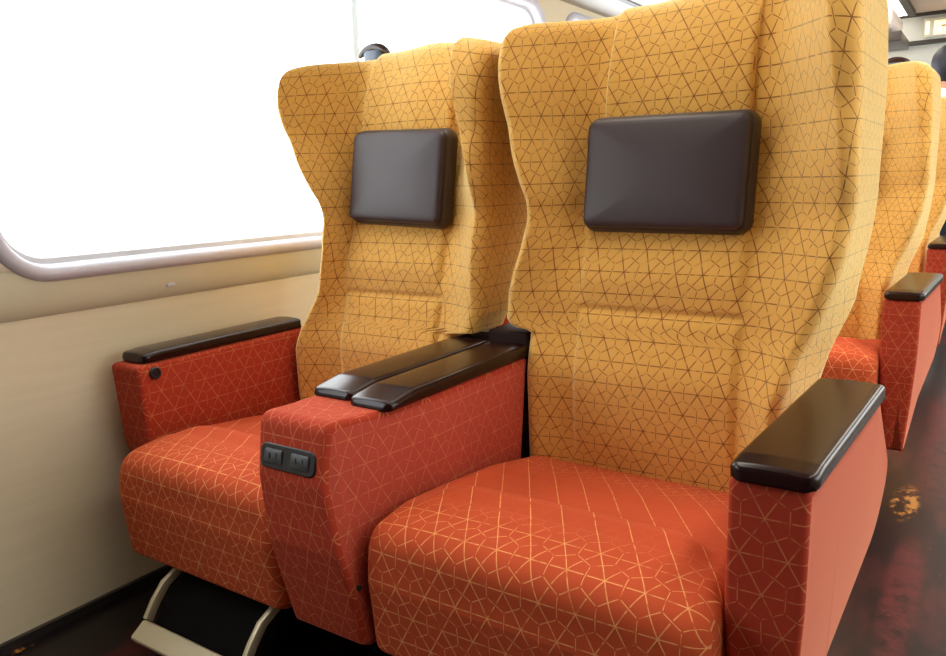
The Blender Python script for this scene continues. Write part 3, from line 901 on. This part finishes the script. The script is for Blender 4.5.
# ------------------------------------------------------------------ standing passenger far back
def person():
    px, py = -0.318, 5.95
    t = thing('person', (px, py, 0), 'person with dark hair and white shirt standing behind the third row, facing away', 'person')
    SK = plain('skin', rgb(196, 146, 116), rough=0.55)
    SHIRT = plain('white_shirt', rgb(236, 234, 228), rough=0.8); TROU = plain('navy_trousers', rgb(34, 38, 56), rough=0.8); HAIR = plain('dark_navy_hair', rgb(24, 26, 44), rough=0.55); SHOE = plain('black_shoe', rgb(18, 17, 18), rough=0.4)
    def skin(name, V, Eg, mat, root=0, sub=2, parent=t):
        me = bpy.data.meshes.new(name)
        me.from_pydata([v[:3] for v in V], Eg, [])
        o = bpy.data.objects.new(name, me); COL.objects.link(o); o.parent = parent
        me.materials.append(mat)
        md = o.modifiers.new('skin', 'SKIN'); md.use_smooth_shade = True
        if not me.skin_vertices: me.attributes.new('tmp', 'FLOAT', 'POINT')
        bpy.context.view_layer.objects.active = o
        sv = me.skin_vertices[0].data
        for i, v in enumerate(V):
            sv[i].radius = (v[3], v[4] if len(v) > 4 else v[3]); sv[i].use_root = (i == root)
        s = o.modifiers.new('sub', 'SUBSURF'); s.levels = sub; s.render_levels = sub
        return o
    # continuous skin figure: pelvis, spine, neck, head, arms with hands, legs
    V = [(0, 0, 0.94, .13, .09), (0, .01, 1.10, .125, .085), (0, .01, 1.28, .15, .095), (0, .0, 1.42, .12, .075), (0, -.005, 1.50, .05, .05), (0, .01, 1.58, .07, .085), (0, .01, 1.67, .074, .095), (0, 0, 1.735, .05, .065),
         (-.17, 0, 1.40, .052), (-.205, .01, 1.13, .04), (-.205, .07, 0.90, .028), (-.20, .09, .83, .035, .018),
         (.17, 0, 1.40, .052), (.205, .01, 1.13, .04), (.205, .07, 0.90, .028), (.20, .09, .83, .035, .018),
         (-.09, 0, .86, .085), (-.095, .01, .49, .055), (-.10, -.02, .09, .038), (-.10, .10, .035, .04, .03),
         (.09, 0, .86, .085), (.095, .01, .49, .055), (.10, -.02, .09, .038), (.10, .10, .035, .04, .03)]
    Eg = [(0, 1), (1, 2), (2, 3), (3, 4), (4, 5), (5, 6), (6, 7), (3, 8), (8, 9), (9, 10), (10, 11), (3, 12), (12, 13), (13, 14), (14, 15), (0, 16), (16, 17), (17, 18), (18, 19), (0, 20), (20, 21), (21, 22), (22, 23)]
    for sgn, w in ((-1, 11), (1, 15)):
        hx, hy, hz = V[w][:3]
        for k, (ln, off) in enumerate(((.055, -.024), (.064, -.008), (.060, .008), (.046, .023))):
            i = len(V)
            V.append((hx, hy + off, hz - .04, .0085)); V.append((hx - sgn * .006, hy + off + .004, hz - .04 - ln * .6, .008)); V.append((hx - sgn * .016, hy + off + .006, hz - .04 - ln, .0065))
            Eg += [(w, i), (i, i + 1), (i + 1, i + 2)]
        i = len(V)
        V.append((hx - sgn * .006, hy + .034, hz - .012, .010)); V.append((hx - sgn * .012, hy + .045, hz - .05, .0085)); Eg += [(w, i), (i, i + 1)]
    body = skin('body', V, Eg, SK)
    # face (looks away from the camera, +Y)
    for s in (-1, 1):
        bm = bmesh.new()
        bmesh.ops.create_icosphere(bm, subdivisions=2, radius=.011, matrix=Matrix.Translation((s * .03, .092, 1.64)))
        link('eye', bm, BLACK, body)
    bm = bmesh.new()
    bmesh.ops.create_icosphere(bm, subdivisions=2, radius=1, matrix=Matrix.Translation((0, .105, 1.605)) @ Matrix.Diagonal((.014, .02, .026, 1)))
    link('nose', bm, SK, body)
    for s in (-1, 1):
        bm = bmesh.new()
        bmesh.ops.create_icosphere(bm, subdivisions=2, radius=1, matrix=Matrix.Translation((s * .078, .005, 1.615)) @ Matrix.Diagonal((.010, .020, .032, 1)))
        link('ear', bm, SK, body)
    bm = bmesh.new()
    bmesh.ops.create_icosphere(bm, subdivisions=2, radius=1, matrix=Matrix.Translation((0, .088, 1.565)) @ Matrix.Diagonal((.024, .008, .006, 1)))
    link('mouth', bm, plain('lips', rgb(150, 80, 74)), body)
    # hair: cap of the skull, longer at the back
    bm = bmesh.new()
    bmesh.ops.create_uvsphere(bm, u_segments=32, v_segments=20, radius=1)
    for v in bm.verts:
        x, y, z = v.co
        rr = 1 + 0.03 * math.sin(9 * math.atan2(x, y)) * (1 - abs(z))
        if y > 0.25: z = max(z, 0.25)
        elif z < 0: z *= 1.25
        v.co = (x * .100 * rr, .002 + y * .118 * rr, 1.648 + z * .112)
    link('hair', bm, HAIR, t)
    # shirt and trousers as slightly larger skins over the body
    V = [(0, 0, 0.84, .165, .125), (0, .01, 1.08, .155, .115), (0, .01, 1.28, .165, .11), (0, 0, 1.41, .135, .09), (0, -.005, 1.535, .075, .080),
         (-.17, 0, 1.40, .066), (-.205, .01, 1.13, .054), (-.205, .06, 0.93, .042), (.17, 0, 1.40, .066), (.205, .01, 1.13, .054), (.205, .06, 0.93, .042)]
    skin('shirt', V, [(0, 1), (1, 2), (2, 3), (3, 4), (3, 5), (5, 6), (6, 7), (3, 8), (8, 9), (9, 10)], SHIRT)
    V = [(0, 0, 0.92, .142, .102), (-.09, 0, .84, .098), (-.095, .01, .49, .07), (-.10, -.015, .09, .058), (.09, 0, .84, .098), (.095, .01, .49, .07), (.10, -.015, .09, .058)]
    skin('trousers', V, [(0, 1), (1, 2), (2, 3), (0, 4), (4, 5), (5, 6)], TROU)
    for s in (-1, 1):
        bm = bmesh.new()
        rings = []
        for z, w, l0, l1 in ((0.0, .044, -.07, .17), (.012, .048, -.075, .175), (.04, .046, -.07, .165), (.07, .04, -.062, .10), (.09, .036, -.055, .05)):
            rings.append([(s * .10 + w * math.cos(a), (l0 + l1) / 2 + (l1 - l0) / 2 * math.sin(a), z) for a in [2 * math.pi * k / 24 for k in range(24)]])
        rings_mesh(rings, bm=bm); link('shoe', bm, SHOE, t)
    return t
person()

# ------------------------------------------------------------------ light
w = bpy.data.worlds.new('world'); S.world = w; w.use_nodes = True
bg = w.node_tree.nodes['Background']; bg.inputs[0].default_value = (0.93, 0.97, 1.0, 1); bg.inputs[1].default_value = 5.0
def portal(name, x, h, rot):
    ld = bpy.data.lights.new(name, 'AREA'); ld.shape = 'RECTANGLE'; ld.size = h[3] - h[2]; ld.size_y = h[1] - h[0]
    ld.cycles.is_portal = True
    o = bpy.data.objects.new(name, ld); o.location = (x, (h[0] + h[1]) / 2, (h[2] + h[3]) / 2); o.rotation_euler = (0, rot, 0); COL.objects.link(o)
for h in lholes: portal('window_daylight', XU - 0.09, h, math.radians(-90))
for h in rholes: portal('window_daylight', XR + 0.09, h, math.radians(90))

vs = S.view_settings
S.display_settings.display_device = 'sRGB'
vs.view_transform = 'Standard'; vs.look = 'None'; vs.exposure = 0.16; vs.gamma = 1.0; vs.use_curve_mapping = False
